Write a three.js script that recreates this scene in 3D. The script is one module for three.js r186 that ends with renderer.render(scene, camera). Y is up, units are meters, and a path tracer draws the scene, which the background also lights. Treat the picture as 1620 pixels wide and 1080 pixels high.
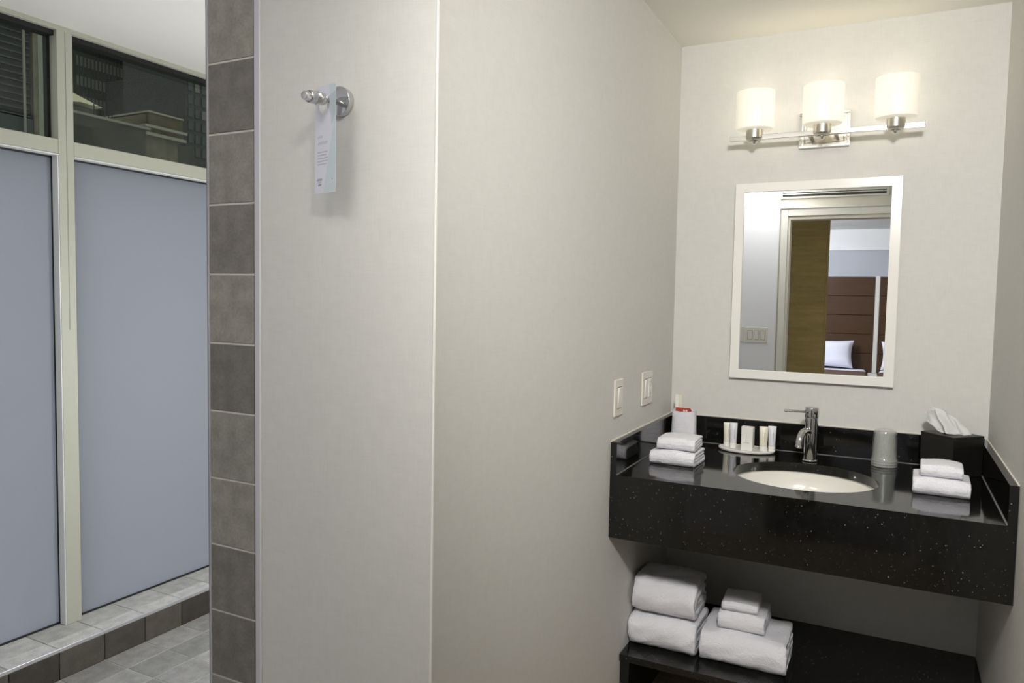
import * as THREE from 'three';
import { RoundedBoxGeometry } from 'three/addons/geometries/RoundedBoxGeometry.js';
import { mergeGeometries, toCreasedNormals, mergeVertices } from 'three/addons/utils/BufferGeometryUtils.js';
import { ImprovedNoise } from 'three/addons/math/ImprovedNoise.js';
import { RectAreaLightUniformsLib } from 'three/addons/lights/RectAreaLightUniformsLib.js';

RectAreaLightUniformsLib.init();
const scene = new THREE.Scene();

// ---------------------------------------------------------------- camera
const camera = new THREE.PerspectiveCamera(2 * Math.atan(540 / 1178.06) * 180 / Math.PI, 1.5, 0.05, 400);
camera.rotation.order = 'YXZ';
camera.position.set(0.7608, 1.402, 2.8767);
camera.rotation.set(-0.0592, 0.472, 0.0176);
scene.add(camera);

// ---------------------------------------------------------------- sky, lamps, exposure
const renderer = new THREE.WebGLRenderer();
renderer.toneMapping = THREE.LinearToneMapping;
renderer.toneMappingExposure = 1.18;
renderer.shadowMap.enabled = true;

const LIGHT = { sky: 1.2, room: 15, entry: 6.6, shower: 2.75, vanity: 0.012, shade: 0.33, bedroom: 11 };  // room, entry, shower and bedroom are lamps out of view
scene.background = new THREE.Color(0.86, 0.92, 1.0).multiplyScalar(LIGHT.sky);   // overcast sky above the street
function pointLamp(x, y, z, color, intensity, radius) {
  const l = new THREE.PointLight(color, intensity);
  l.position.set(x, y, z); l.castShadow = true; l.shadow.radius = radius; scene.add(l);
  return l;
}

// ---------------------------------------------------------------- helpers
let seed = 7;
const rnd = () => { seed = (seed * 1664525 + 1013904223) >>> 0; return seed / 4294967296; };
const perlin = new ImprovedNoise();
const used = {};
const numbered = (n) => { const k = (used[n] = (used[n] ?? -1) + 1); return k ? n + '_' + String(k).padStart(3, '0') : n; };
function mesh(name, geo, mat, parent) {
  const m = new THREE.Mesh(geo, mat);
  m.name = parent ? name : numbered(name);
  m.castShadow = m.receiveShadow = true;
  (parent ?? scene).add(m);
  return m;
}
function tag(o, label, category, group) { o.userData.label = label; o.userData.category = category; if (group) o.userData.group = group; return o; }
function thing(name, label, category, pos = [0, 0, 0], turn = 0, group) {
  const g = new THREE.Group(); g.name = numbered(name); scene.add(g);
  g.position.set(...pos); g.rotation.y = turn;
  return tag(g, label, category, group);
}
function struct(o, label, category) { o.userData.kind = 'structure'; if (label) o.userData.label = label; if (category) o.userData.category = category; return o; }
function structGroup(name, label, category) { const g = new THREE.Group(); g.name = name; scene.add(g); return struct(g, label, category); }
// a box with uv in metres, given by its two corners
function span(x0, x1, y0, y1, z0, z1) {
  const w = x1 - x0, h = y1 - y0, d = z1 - z0, g = new THREE.BoxGeometry(w, h, d), uv = g.attributes.uv;
  const s = [[d, h], [d, h], [w, d], [w, d], [w, h], [w, h]];
  for (let i = 0; i < 24; i++) uv.setXY(i, uv.getX(i) * s[i >> 2][0], uv.getY(i) * s[i >> 2][1]);
  g.translate((x0 + x1) / 2, (y0 + y1) / 2, (z0 + z1) / 2);
  return g;
}
function rspan(x0, x1, y0, y1, z0, z1, r = 0.003, seg = 2) {
  const g = new RoundedBoxGeometry(x1 - x0, y1 - y0, z1 - z0, seg, r);
  g.translate((x0 + x1) / 2, (y0 + y1) / 2, (z0 + z1) / 2);
  return g;
}
function merge(list) { return mergeGeometries(list.map((g) => { const k = g.index ? g.toNonIndexed() : g; for (const n of Object.keys(k.attributes)) if (!['position', 'normal', 'uv'].includes(n)) k.deleteAttribute(n); return k; })); }
function lathe(pts, seg = 40) { return new THREE.LatheGeometry(pts.map((p) => new THREE.Vector2(...p)), seg); }
function cyl(r0, r1, h, seg = 32) { return new THREE.CylinderGeometry(r1, r0, h, seg).translate(0, h / 2, 0); }

// ---------------------------------------------------------------- textures
function lattice(n, s) { const a = new Float32Array(n * n); let k = s; for (let i = 0; i < n * n; i++) { k = (k * 1664525 + 1013904223) >>> 0; a[i] = k / 4294967296; } return a; }
function tileNoise(size, cellsX, cellsY, s) {   // tileable value noise 0..1
  const n = Math.max(cellsX, cellsY), L = lattice(n, s), out = new Float32Array(size * size);
  for (let y = 0; y < size; y++) for (let x = 0; x < size; x++) {
    const fx = x / size * cellsX, fy = y / size * cellsY, ix = Math.floor(fx), iy = Math.floor(fy);
    let tx = fx - ix, ty = fy - iy; tx = tx * tx * (3 - 2 * tx); ty = ty * ty * (3 - 2 * ty);
    const a = (i, j) => L[(j % cellsY) * n + (i % cellsX)];
    out[y * size + x] = (a(ix, iy) * (1 - tx) + a(ix + 1, iy) * tx) * (1 - ty) + (a(ix, iy + 1) * (1 - tx) + a(ix + 1, iy + 1) * tx) * ty;
  }
  return out;
}
function dataTex(size, fn, metres, srgb = true) {
  const d = new Uint8Array(size * size * 4);
  for (let i = 0; i < size * size; i++) { const c = fn(i, i % size, (i / size) | 0); d[4 * i] = c[0] * 255; d[4 * i + 1] = c[1] * 255; d[4 * i + 2] = c[2] * 255; d[4 * i + 3] = 255; }
  const t = new THREE.DataTexture(d, size, size);
  t.magFilter = THREE.LinearFilter; t.minFilter = THREE.LinearMipmapLinearFilter; t.generateMipmaps = true;
  t.wrapS = t.wrapT = THREE.RepeatWrapping;
  if (srgb) t.colorSpace = THREE.SRGBColorSpace;
  t.repeat.set(1 / metres, 1 / metres); t.needsUpdate = true;
  return t;
}
const clamp01 = (v) => Math.min(1, Math.max(0, v));
// woven wall covering: fine crossed threads with slubs
const wA = tileNoise(512, 256, 14, 3), wB = tileNoise(512, 14, 256, 5), wC = tileNoise(512, 24, 24, 9);
const weave = (i) => 0.5 + 0.42 * (wA[i] - 0.5) + 0.42 * (wB[i] - 0.5);
const linenMap = dataTex(512, (i) => { const v = clamp01(0.965 + 0.035 * (weave(i) - 0.5) + 0.012 * (wC[i] - 0.5)); return [v, v, v]; }, 0.36);
const linenBump = dataTex(512, (i) => { const v = clamp01(weave(i)); return [v, v, v]; }, 0.36, false);
// stone-like porcelain
const sA = tileNoise(256, 64, 64, 21), sB = tileNoise(256, 12, 12, 22), sC = tileNoise(256, 128, 128, 23);
const stoneMap = dataTex(256, (i) => { const v = clamp01(0.92 + 0.12 * (sB[i] - 0.5) + 0.08 * (sA[i] - 0.5) + 0.06 * (sC[i] - 0.5)); return [v, v * 0.995, v * 0.985]; }, 0.31);
const stoneBump = dataTex(256, (i) => { const v = clamp01(0.5 + 0.3 * (sB[i] - 0.5) + 0.6 * (sC[i] - 0.5)); return [v, v, v]; }, 0.31, false);
// black quartz with flecks of mirror chip
const quartzMap = (() => {
  const N = 1024, b = new Float32Array(N * N).fill(0.062), q = tileNoise(N, 90, 90, 41);
  let k = 99; const r = () => { k = (k * 1664525 + 1013904223) >>> 0; return k / 4294967296; };
  for (let i = 0; i < N * N; i++) b[i] += 0.03 * (q[i] - 0.5);
  for (let n = 0; n < 2700; n++) {
    const x = (r() * N) | 0, y = (r() * N) | 0, s = r(), v = s < 0.72 ? 0.11 + 0.18 * r() : 0.34 + 0.45 * r(), rad = s < 0.93 ? 1 : 2;
    for (let j = -rad; j <= rad; j++) for (let i = -rad; i <= rad; i++) if (i * i + j * j <= rad * rad) { const p = ((y + j + N) % N) * N + ((x + i + N) % N); b[p] = Math.max(b[p], v * (i || j ? 0.6 : 1)); }
  }
  return dataTex(N, (i) => [b[i], b[i], b[i] * 0.98], 0.9);
})();
// terry pile
const tA = tileNoise(256, 85, 85, 51), tB = tileNoise(256, 128, 128, 52), tC = tileNoise(256, 18, 18, 57);
const terryBump = dataTex(256, (i) => { const v = clamp01(0.5 + 0.6 * (tA[i] - 0.5) + 0.5 * (tB[i] - 0.5) + 0.5 * (tC[i] - 0.5)); return [v, v, v]; }, 0.15, false);
// wood
const gA = tileNoise(512, 6, 128, 61), gB = tileNoise(512, 3, 24, 62), gC = tileNoise(512, 40, 256, 63);
const woodMap = dataTex(512, (i) => { const v = clamp01(0.88 + 0.09 * (gA[i] - 0.5) + 0.10 * (gB[i] - 0.5) + 0.05 * (gC[i] - 0.5)); return [v, v * 0.97, v * 0.93]; }, 0.9);
const mottle = dataTex(256, (i) => { const v = clamp01(0.9 + 0.14 * (sB[i] - 0.5) + 0.1 * (sA[i] - 0.5)); return [v, v, v]; }, 1.6);

// ---------------------------------------------------------------- materials
const std = (o) => new THREE.MeshStandardMaterial(o);
const phy = (o) => new THREE.MeshPhysicalMaterial(o);
const lin = (r, g, b) => new THREE.Color().setRGB(r, g, b);
const M = {
  paper: std({ color: lin(0.69, 0.685, 0.655), map: linenMap, bumpMap: linenBump, bumpScale: 0.00006, roughness: 0.75 }),
  paint: std({ color: lin(0.80, 0.79, 0.755), roughness: 0.85 }),
  ceiling: std({ color: lin(0.88, 0.865, 0.82), roughness: 0.9 }),
  paleBlue: std({ color: lin(0.86, 0.87, 0.92), roughness: 0.7 }),  // pale bluish wall tone
  creamPaint: std({ color: lin(0.74, 0.71, 0.62), roughness: 0.6 }),
  whiteTrim: std({ color: lin(0.80, 0.79, 0.74), roughness: 0.4 }),
  caulk: std({ color: lin(0.78, 0.75, 0.66), roughness: 0.6 }),
  greyCaulk: std({ color: lin(0.22, 0.22, 0.22), roughness: 0.5 }),
  grout: std({ color: lin(0.62, 0.60, 0.54), roughness: 0.9 }),
  aluminium: std({ color: lin(0.72, 0.72, 0.74), roughness: 0.35, metalness: 0.75 }),
  frame: std({ color: lin(0.48, 0.49, 0.405), roughness: 0.55 }),
  whiteFrame: std({ color: lin(0.80, 0.81, 0.79), roughness: 0.45 }),  // white trim; also the lit window jamb and lip
  darkTrim: std({ color: lin(0.17, 0.17, 0.18), roughness: 0.5 }),
  lilacTrim: std({ color: lin(0.56, 0.55, 0.60), roughness: 0.45 }),
  gasket: std({ color: lin(0.012, 0.013, 0.013), roughness: 0.6 }),
  clear: phy({ color: lin(0.66, 0.68, 0.62), transmission: 1, specularIntensity: 0.35, roughness: 0.0, thickness: 0, ior: 1.5 }),
  frosted: phy({ color: lin(0.66, 0.68, 0.73), transmission: 0.85, roughness: 1, thickness: 0, ior: 1.5 }),
  quartz: phy({ color: 0xffffff, map: quartzMap, roughness: 0.07, specularIntensity: 1, ior: 1.54 }),
  porcelain: phy({ color: lin(0.80, 0.79, 0.73), roughness: 0.18, clearcoat: 0.6, clearcoatRoughness: 0.05 }),
  chrome: std({ color: lin(0.62, 0.62, 0.62), roughness: 0.07, metalness: 1 }),
  nickel: std({ color: lin(0.60, 0.57, 0.50), roughness: 0.28, metalness: 1 }),
  nickelBright: std({ color: lin(0.86, 0.84, 0.80), roughness: 0.16, metalness: 1 }),
  mirror: std({ color: lin(0.90, 0.92, 0.92), roughness: 0.0, metalness: 1 }),
  whiteGloss: phy({ color: lin(0.83, 0.82, 0.78), roughness: 0.22 }),
  plate: std({ color: lin(0.74, 0.72, 0.64), roughness: 0.35 }),
  plateDark: std({ color: lin(0.06, 0.06, 0.055), roughness: 0.6 }),
  terry: phy({ color: lin(0.80, 0.80, 0.85), roughness: 1, sheen: 0.35, sheenRoughness: 0.8, bumpMap: terryBump, bumpScale: 0.0016 }),
  plastic: std({ color: lin(0.82, 0.81, 0.77), roughness: 0.3 }),
  plasticCream: std({ color: lin(0.74, 0.71, 0.58), roughness: 0.35 }),
  lavender: std({ color: lin(0.68, 0.68, 0.74), roughness: 0.4 }),
  printGrey: std({ color: lin(0.20, 0.20, 0.22), roughness: 0.6 }),
  leather: phy({ color: lin(0.013, 0.012, 0.011), roughness: 0.42, map: mottle }),
  tissue: phy({ color: lin(0.82, 0.83, 0.82), roughness: 1, transmission: 0.3, thickness: 0 }),
  cup: phy({ color: lin(0.74, 0.75, 0.72), roughness: 0.3, transmission: 0.6, thickness: 0 }),
  film: phy({ color: lin(0.93, 0.94, 0.93), roughness: 0.06, transmission: 0.9, thickness: 0, ior: 1.75 }),
  red: std({ color: lin(0.42, 0.055, 0.03), roughness: 0.5 }),
  shade: std({ color: lin(0.80, 0.78, 0.70), roughness: 0.35, emissive: lin(1.0, 0.925, 0.74), emissiveIntensity: LIGHT.shade }),
  lampGlow: std({ color: lin(0.8, 0.8, 0.78), roughness: 0.5, emissive: lin(1.0, 0.96, 0.90), emissiveIntensity: 1.0 }),
  coolGlow: std({ color: lin(0.8, 0.8, 0.8), roughness: 0.5, emissive: lin(0.86, 0.90, 1.0), emissiveIntensity: 1.0 }),
  floorWood: std({ color: lin(0.56, 0.46, 0.34), map: woodMap, roughness: 0.5 }),
  darkWood: std({ color: lin(0.080, 0.036, 0.011), map: woodMap, roughness: 0.45 }),
  oliveWood: std({ color: lin(0.46, 0.36, 0.135), map: woodMap, roughness: 0.55 }),
  bedWhite: std({ color: lin(0.80, 0.80, 0.86), roughness: 0.95 }),
  blanket: std({ color: lin(0.10, 0.055, 0.032), roughness: 1 }),
  greyPaint: std({ color: lin(0.47, 0.48, 0.50), roughness: 0.9 }),
  carpet: std({ color: lin(0.16, 0.13, 0.10), roughness: 1 }),
};
const tileTone = (r, g, b) => std({ color: lin(r, g, b), map: stoneMap, bumpMap: stoneBump, bumpScale: 0.0004, roughness: 0.5 });
const T = {
  light: [tileTone(0.33, 0.315, 0.285), tileTone(0.305, 0.29, 0.265)],
  dark: [tileTone(0.225, 0.21, 0.19), tileTone(0.20, 0.187, 0.168)],
  sill: [tileTone(0.57, 0.57, 0.555), tileTone(0.52, 0.52, 0.505), tileTone(0.63, 0.63, 0.615)],
  riser: [tileTone(0.066, 0.056, 0.048), tileTone(0.115, 0.103, 0.086), tileTone(0.088, 0.078, 0.066)],
  nose: [tileTone(0.70, 0.70, 0.69), tileTone(0.52, 0.52, 0.51)],
  floor: [tileTone(0.40, 0.40, 0.395), tileTone(0.32, 0.32, 0.315), tileTone(0.46, 0.46, 0.45), tileTone(0.365, 0.365, 0.36)],
};

// ---------------------------------------------------------------- room shell
const W = 1.0562, H = 2.367, D = 0.7039, ZC = 1.7042, ZF = 3.05, XW = -2.005, YC = 0.86;
const ASKEW = 0.0115, MX = (z) => 2 * ASKEW * (z - 0.02);   // the mirror's turn, and how far that moves what it shows at depth z
const XL = -0.597;   // shower side of the partition
struct(mesh('floor', span(XL, W + 0.12, -0.08, 0, -0.12, ZF + 0.12), M.floorWood), 'brown wood floor under the vanity shelf', 'floor');
struct(mesh('ceiling', span(-2.085, W + 0.12, H, H + 0.12, -0.12, ZF + 0.12), M.ceiling), 'off-white ceiling over the vanity alcove and shower', 'ceiling');
struct(mesh('wall_back', span(-2.3, W + 0.12, -0.08, H, -0.12, 0), M.paper), 'pale woven-papered wall behind the mirror', 'wall');
struct(mesh('wall_right', span(W, W + 0.12, -0.08, H, 0, ZF), M.paper), 'pale woven-papered wall right of the counter', 'wall');
// partition between shower and vanity
const part = structGroup('wall_partition', 'pale woven-papered partition wall with tiled grey edge', 'wall');
mesh('wall_face', span(XL + 0.014, 0, 0, H, 0, ZC - 0.004), M.paper, part);
mesh('wall_cover', span(-0.4384, 0, 0, H, ZC - 0.004, ZC), M.paper, part);
mesh('corner_bead', rspan(-0.004, 0.0012, 0, H, ZC - 0.003, ZC + 0.0018, 0.0015, 2), M.whiteTrim, part);
mesh('grout_bed', span(-0.597, -0.459, 0, H, ZC - 0.004, ZC - 0.0015), M.grout, part);
mesh('shower_side', span(XL, XL + 0.014, 0, H, 0, ZC - 0.004), T.dark[1], part);
mesh('edge_trim', rspan(-0.459, -0.4562, 0, H, ZC - 0.004, ZC + 0.001, 0.0008, 1), M.darkTrim, part);
mesh('edge_trim', rspan(-0.4562, -0.4420, 0, H, ZC - 0.004, ZC + 0.003, 0.0012, 1), M.lilacTrim, part);
mesh('edge_trim', rspan(-0.4420, -0.4384, 0, H, ZC - 0.004, ZC + 0.0045, 0.0015, 2), M.whiteFrame, part);
mesh('edge_trim', rspan(-0.6060, -0.6000, 0, H, ZC - 0.010, ZC - 0.001, 0.002, 2), M.darkTrim, part);
mesh('edge_trim', rspan(-0.6000, -0.5970, 0, H, ZC - 0.006, ZC + 0.001, 0.001, 1), M.lilacTrim, part);
function tileGeo(w, h, t = 0.006, b = 0.0012) {   // front face up +z at z = 0, centred
  const s = new THREE.Shape(); const a = w / 2 - b, c = h / 2 - b;
  s.moveTo(-a, -c); s.lineTo(a, -c); s.lineTo(a, c); s.lineTo(-a, c);
  return new THREE.ExtrudeGeometry(s, { depth: t, bevelEnabled: true, bevelSize: b, bevelThickness: b, bevelSegments: 1, steps: 1 }).translate(0, 0, -t - b);
}
function shiftedUV(g, u, v) { const c = g.clone(), a = c.attributes.uv; for (let i = 0; i < a.count; i++) a.setXY(i, a.getX(i) + u, a.getY(i) + v); return c; }
{
  const pitch = 0.1522, w = 0.1345, base = tileGeo(w, pitch - 0.0042, 0.005), vars = [0, 1, 2].map((k) => shiftedUV(base, k * 0.113, k * 0.077));
  let k = 0;
  for (let y = 0.0716; y < H - 0.02; y += pitch, k++) {
    const top = y + pitch > H;
    const g = top ? shiftedUV(tileGeo(w, H - y - 0.0032, 0.005), 0.2, 0.1) : vars[k % 3];
    const t = mesh('tile', g, ([1, 3, 4, 7, 9, 11, 13].includes(k) ? T.dark : T.light)[(k >> 1) % 2], part);
    t.position.set(-0.528, y + (top ? (H - y) / 2 : pitch / 2), ZC + 0.0005);
  }
  const t = mesh('tile', tileGeo(w, 0.0684, 0.005), T.dark[0], part); t.position.set(-0.528, 0.0358, ZC + 0.0005);
}
// shower floor, riser and sill: each tile its own piece
const showerFloor = structGroup('floor_shower', 'grey tiled shower floor below the window sill', 'floor');
mesh('grout_bed', span(-2.3, XL, -0.08, 0.0025, -0.12, ZF + 0.12), M.grout, showerFloor);
const zs = []; for (let z = 1.1255 - 7 * 0.1715; z < 3.0; z += 0.1715) zs.push(z);
{
  const xs = [-1.8390, -1.7090, -1.5670, -1.4180, -1.2690, -1.1200, -0.9710, -0.8220, -0.6730, XL];
  for (let i = 0; i < xs.length - 1; i++) {
    const w = xs[i + 1] - xs[i] - 0.003, g0 = tileGeo(w, 0.1685, 0.006), vars = [0, 1, 2].map((k) => shiftedUV(g0, k * 0.09 + i * 0.13, k * 0.05));
    for (let j = 0; j < zs.length - 1; j++) {
      if (zs[j] < 0 || zs[j + 1] > ZF) continue;
      const t = mesh('tile', vars[(i + j) % 3], T.floor[Math.floor(rnd() * 4)], showerFloor);
      t.rotation.x = -Math.PI / 2; t.position.set((xs[i] + xs[i + 1]) / 2, 0.0045, (zs[j] + zs[j + 1]) / 2);
    }
  }
}
const sill = structGroup('trim_1', 'grey tiled window curb with brown tile front', 'window sill');
mesh('curb_core', span(-2.3, -1.846, 0, 0.1125, -0.12, ZF), M.greyCaulk, sill);
mesh('nosing_strip', rspan(-1.8475, -1.8385, 0.106, 0.1205, 0, ZF, 0.002, 1), M.aluminium, sill);
{
  const gR = tileGeo(0.1005, 0.1685, 0.005).rotateZ(Math.PI / 2), gA2 = tileGeo(0.0635, 0.1685, 0.006), gB2 = tileGeo(0.1285, 0.1685, 0.006);
  const rv = [0, 1, 2].map((k) => shiftedUV(gR, k * 0.1, k * 0.06)), av = [0, 1, 2].map((k) => shiftedUV(gA2, k * 0.1, k * 0.06)), bv = [0, 1, 2].map((k) => shiftedUV(gB2, k * 0.12, k * 0.09));
  for (let j = 0; j < zs.length - 1; j++) {
    if (zs[j] < 0 || zs[j + 1] > ZF) continue;
    const zc = (zs[j] + zs[j + 1]) / 2;
    let t = mesh('tile', rv[j % 3], T.riser[[1, 0, 1, 2, 0, 1, 2][j % 7]], sill); t.rotation.y = Math.PI / 2; t.position.set(-1.8395, 0.0545, zc);
    t = mesh('tile', av[j % 3], T.nose[[0, 0, 0, 1, 0, 0][j % 6]], sill); t.rotation.x = -Math.PI / 2; t.position.set(-1.881, 0.1195, zc);
    t = mesh('tile', bv[(j + 1) % 3], T.sill[[0, 1, 2, 0, 1, 0][j % 6]], sill); t.rotation.x = -Math.PI / 2; t.position.set(-1.980, 0.1195, zc);
  }
}
// window wall
struct(mesh('wall_left', merge([span(-2.3, -2.09, -0.5, 0, -0.12, ZF + 0.12), span(-2.25, -2.005, 0.1, H, 0, 0.14), span(-2.25, -2.005, 0.1, H, 2.42, ZF)]), M.paint), 'painted wall ends beside the shower window', 'wall');
const win = structGroup('window_1', 'tall shower window with frosted lower panes and clear transoms', 'window');
const Z0 = 0.14, Z1 = 2.42, MZ0 = 1.106, MZ1 = 1.165, TY0 = 1.901, TY1 = 1.955;
mesh('mullion', rspan(-2.12, XW, 0.119, H, MZ0, MZ1, 0.002, 1), M.frame, win);
mesh('mullion_seam', span(-2.01, XW + 0.0006, 1.25, H, 1.1335, 1.1345), M.gasket, win);
mesh('head_rail', rspan(-2.075, XW + 0.001, 2.350, H, Z0, Z1, 0.002, 1), M.frame, win);
for (const [a, b] of [[Z0, MZ0], [MZ1, Z1]]) {
  const r = mesh('transom_rail', rspan(-2.12, XW - 0.001, TY0, TY1, a, b, 0.002, 1), M.frame, win);
  mesh('lit_lip', rspan(-2.05, XW + 0.003, TY0 - 0.0055, TY0 - 0.0005, a, b, 0.0012, 1), M.whiteFrame, r);  // thin ledge; the light it catches is put into its white
  const c = mesh('clear_pane', span(-2.074, -2.070, TY1, 2.352, a, b), M.clear, win);
  mesh('gasket', merge([span(-2.070, -2.022, 2.332, 2.351, a, b), span(-2.070, -2.048, TY1, 2.351, a, a + 0.012), span(-2.070, -2.048, TY1, 2.351, b - 0.012, b), span(-2.070, -2.048, TY1, TY1 + 0.004, a, b)]), M.gasket, c);
  const f = mesh('frosted_pane', span(-2.052, -2.046, 0.119, TY0, a, b), M.frosted, win);
  mesh('gasket', merge([span(-2.046, -2.040, TY0 - 0.012, TY0 - 0.005, a, b), span(-2.046, -2.040, 0.119, TY0, a, a + 0.006), span(-2.046, -2.040, 0.119, 0.126, a, b)]), M.gasket, f);
}
mesh('lit_jamb_strip', rspan(-2.040, XW - 0.001, 0.119, TY0 - 0.006, MZ1, MZ1 + 0.004, 0.001, 1), M.whiteFrame, win);  // white strip: daylight on the mullion side put into the colour

// ---------------------------------------------------------------- wall behind the camera with the doorway to the bedroom
const DX = MX(ZF);
const front = structGroup('wall_front', 'cream wall with a doorway, seen in the mirror', 'wall');
mesh('wall_panel', span(-0.02 + DX, 0.043 + DX, 0, H, ZF, ZF + 0.12), M.creamPaint, front);
mesh('wall_panel', span(0.043 + DX, 0.93, 2.021, H, ZF, ZF + 0.12), M.creamPaint, front);
mesh('wall_panel', span(0.93, W + 0.12, 0, H, ZF, ZF + 0.12), M.creamPaint, front);
mesh('pale_blue_panel', span(-2.3, -0.02 + DX, 0, H, ZF - 0.012, ZF + 0.12), M.paleBlue, front);  // bluish beside the cream of the doorway wall
mesh('corner_bead', rspan(-0.024 + DX, -0.016 + DX, 0, H, ZF - 0.015, ZF, 0.002, 1), M.whiteTrim, front);
const door = structGroup('door_1', 'cream door casing around the bedroom doorway, seen in the mirror', 'door frame');
mesh('casing', rspan(-0.008 + DX, 0.040 + DX, 0, 2.088, ZF - 0.020, ZF, 0.004, 2), M.whiteTrim, door);
mesh('casing', rspan(0.930, 0.980, 0, 2.088, ZF - 0.020, ZF, 0.004, 2), M.whiteTrim, door);
mesh('head_casing', rspan(0.040 + DX, 0.930, 2.036, 2.088, ZF - 0.020, ZF, 0.004, 2), M.whiteTrim, door);
mesh('casing_bead', rspan(-0.014 + DX, 0.986, 2.088, 2.100, ZF - 0.028, ZF, 0.004, 2), M.whiteTrim, door);
mesh('jamb_liner', merge([span(0.040 + DX, 0.056 + DX, 0, 2.036, ZF - 0.006, ZF + 0.125), span(0.914, 0.930, 0, 2.036, ZF - 0.006, ZF + 0.125), span(0.056 + DX, 0.914, 2.012, 2.036, ZF - 0.006, ZF + 0.125)]), M.creamPaint, door);
{
  const v = thing('air_vent', 'slim white air grille above the doorway, seen in the mirror', 'vent', [0.34 + DX, 2.178, ZF]);
  mesh('frame', merge([span(-0.36, 0.36, -0.012, 0, -0.012, 0), span(-0.36, 0.36, 0.030, 0.042, -0.012, 0), span(-0.36, -0.345, 0, 0.030, -0.012, 0), span(0.345, 0.36, 0, 0.030, -0.012, 0)]), M.whiteTrim, v);
  mesh('slat', new THREE.BoxGeometry(0.69, 0.008, 0.003).rotateX(0.6).translate(0, 0.020, -0.006), M.whiteTrim, v);
  mesh('backing', span(-0.345, 0.345, 0, 0.030, -0.0015, 0), M.plateDark, v);
}
// bedroom beyond the doorway
const BZ0 = ZF + 0.12, BZ = 8.0, BX0 = -2.0, BX1 = 3.2;
struct(mesh('floor_bedroom', span(BX0, BX1, -0.08, 0, BZ0, BZ + 0.12), M.carpet), 'dark bedroom carpet behind the doorway', 'floor');
struct(mesh('ceiling_bedroom', span(BX0, BX1, H, H + 0.12, BZ0, BZ + 0.12), M.paint), 'white bedroom ceiling, seen in the mirror', 'ceiling');
struct(mesh('wall_bedroom_back', span(BX0, BX1, 0, H, BZ, BZ + 0.12), M.greyPaint), 'grey bedroom wall above the headboards, seen in the mirror', 'wall');
struct(mesh('wall_bedroom_left', span(BX0 - 0.12, BX0, 0, H, BZ0, BZ + 0.12), M.paint), 'bedroom side wall behind the wood partition', 'wall');
struct(mesh('wall_bedroom_right', span(BX1, BX1 + 0.12, 0, H, BZ0, BZ + 0.12), M.paint), 'bedroom side wall beyond the beds', 'wall');
struct(mesh('wall_bedroom_front', merge([span(BX0, 0.04 + DX, 0, H, BZ0 - 0.02, BZ0 + 0.02), span(0.93, BX1, 0, H, BZ0 - 0.02, BZ0 + 0.02)]), M.paint), 'bedroom side of the doorway wall', 'wall');
struct(mesh('trim_2', span(BX0, BX1, 2.098, H, BZ - 0.05, BZ), M.paint), 'white soffit band over the grey bedroom wall, seen in the mirror', 'soffit');

// ---------------------------------------------------------------- vanity counter
{
  const v = thing('vanity_counter', 'black speckled quartz vanity counter with a deep front apron', 'counter');
  const s = new THREE.Shape(); s.moveTo(0.001, 0); s.lineTo(W - 0.001, 0); s.lineTo(W - 0.001, D); s.lineTo(0.001, D);
  const hole = new THREE.Path(); hole.absellipse(0.533, 0.405, 0.213, 0.196, 0, Math.PI * 2, true); s.holes.push(hole);
  const top = new THREE.ExtrudeGeometry(s, { depth: 0.03, bevelEnabled: false, curveSegments: 72 }).rotateX(Math.PI / 2).translate(0, YC, 0);
  mesh('counter_top', top, M.quartz, v);
  mesh('apron', span(0.001, W - 0.001, 0.662, YC - 0.03, D - 0.03, D), M.quartz, v);
}
{
  const Y1 = YC + 0.1016, sp = (label, x0, x1, z0, z1, line, bead) => {
    const t = thing('splashback', label, 'splashback');
    mesh('slab', span(x0, x1, YC + 0.0003, Y1, z0, z1), M.quartz, t);
    mesh('caulk_line', line, M.greyCaulk, t); mesh('wall_caulk', bead, M.caulk, t);
  };
  sp('long low black splashback along the back wall', 0.0215, W - 0.0215, 0.001, 0.021, span(0.0235, W - 0.0235, YC + 0.0002, YC + 0.0018, 0.021, 0.0232), span(0.0215, W - 0.0215, Y1, Y1 + 0.003, 0.0005, 0.004));
  sp('low black side splashback against the wall below the switches', 0.001, 0.021, 0.001, D, span(0.021, 0.0232, YC + 0.0002, YC + 0.0018, 0.0235, D - 0.002), span(0.0005, 0.004, Y1, Y1 + 0.003, 0.001, D));
  sp('low black side splashback nearest the tissue box and right wall', W - 0.021, W - 0.001, 0.001, D, span(W - 0.0232, W - 0.021, YC + 0.0002, YC + 0.0018, 0.0235, D - 0.002), span(W - 0.004, W - 0.0005, Y1, Y1 + 0.003, 0.001, D));
}
{
  const pts = []; for (let i = 0; i <= 26; i++) { const a = i / 26 * Math.PI / 2; pts.push([Math.max(0.02, Math.sin(a) ** 0.72), -(Math.max(0, Math.cos(a)) ** 0.8)]); }
  const g = lathe(pts, 72), outer = lathe(pts.slice().reverse().map(([x, y]) => [x * 1.05, y * 1.05 + 0.001]), 72);
  const rim = new THREE.RingGeometry(0.995, 1.10, 72).rotateX(-Math.PI / 2);
  const all = merge([g, outer, rim]); all.scale(0.221, 0.125, 0.203);
  const b = thing('sink_basin', 'white oval undermount sink set into the black counter', 'sink', [0.533, YC - 0.0305, 0.405]);
  mesh('bowl', all, M.porcelain, b);
  mesh('drain', lathe([[0, 0.002], [0.018, 0.002], [0.022, 0.0005], [0.023, -0.004]], 28).translate(0, -0.121, 0), M.chrome, b);
}
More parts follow.
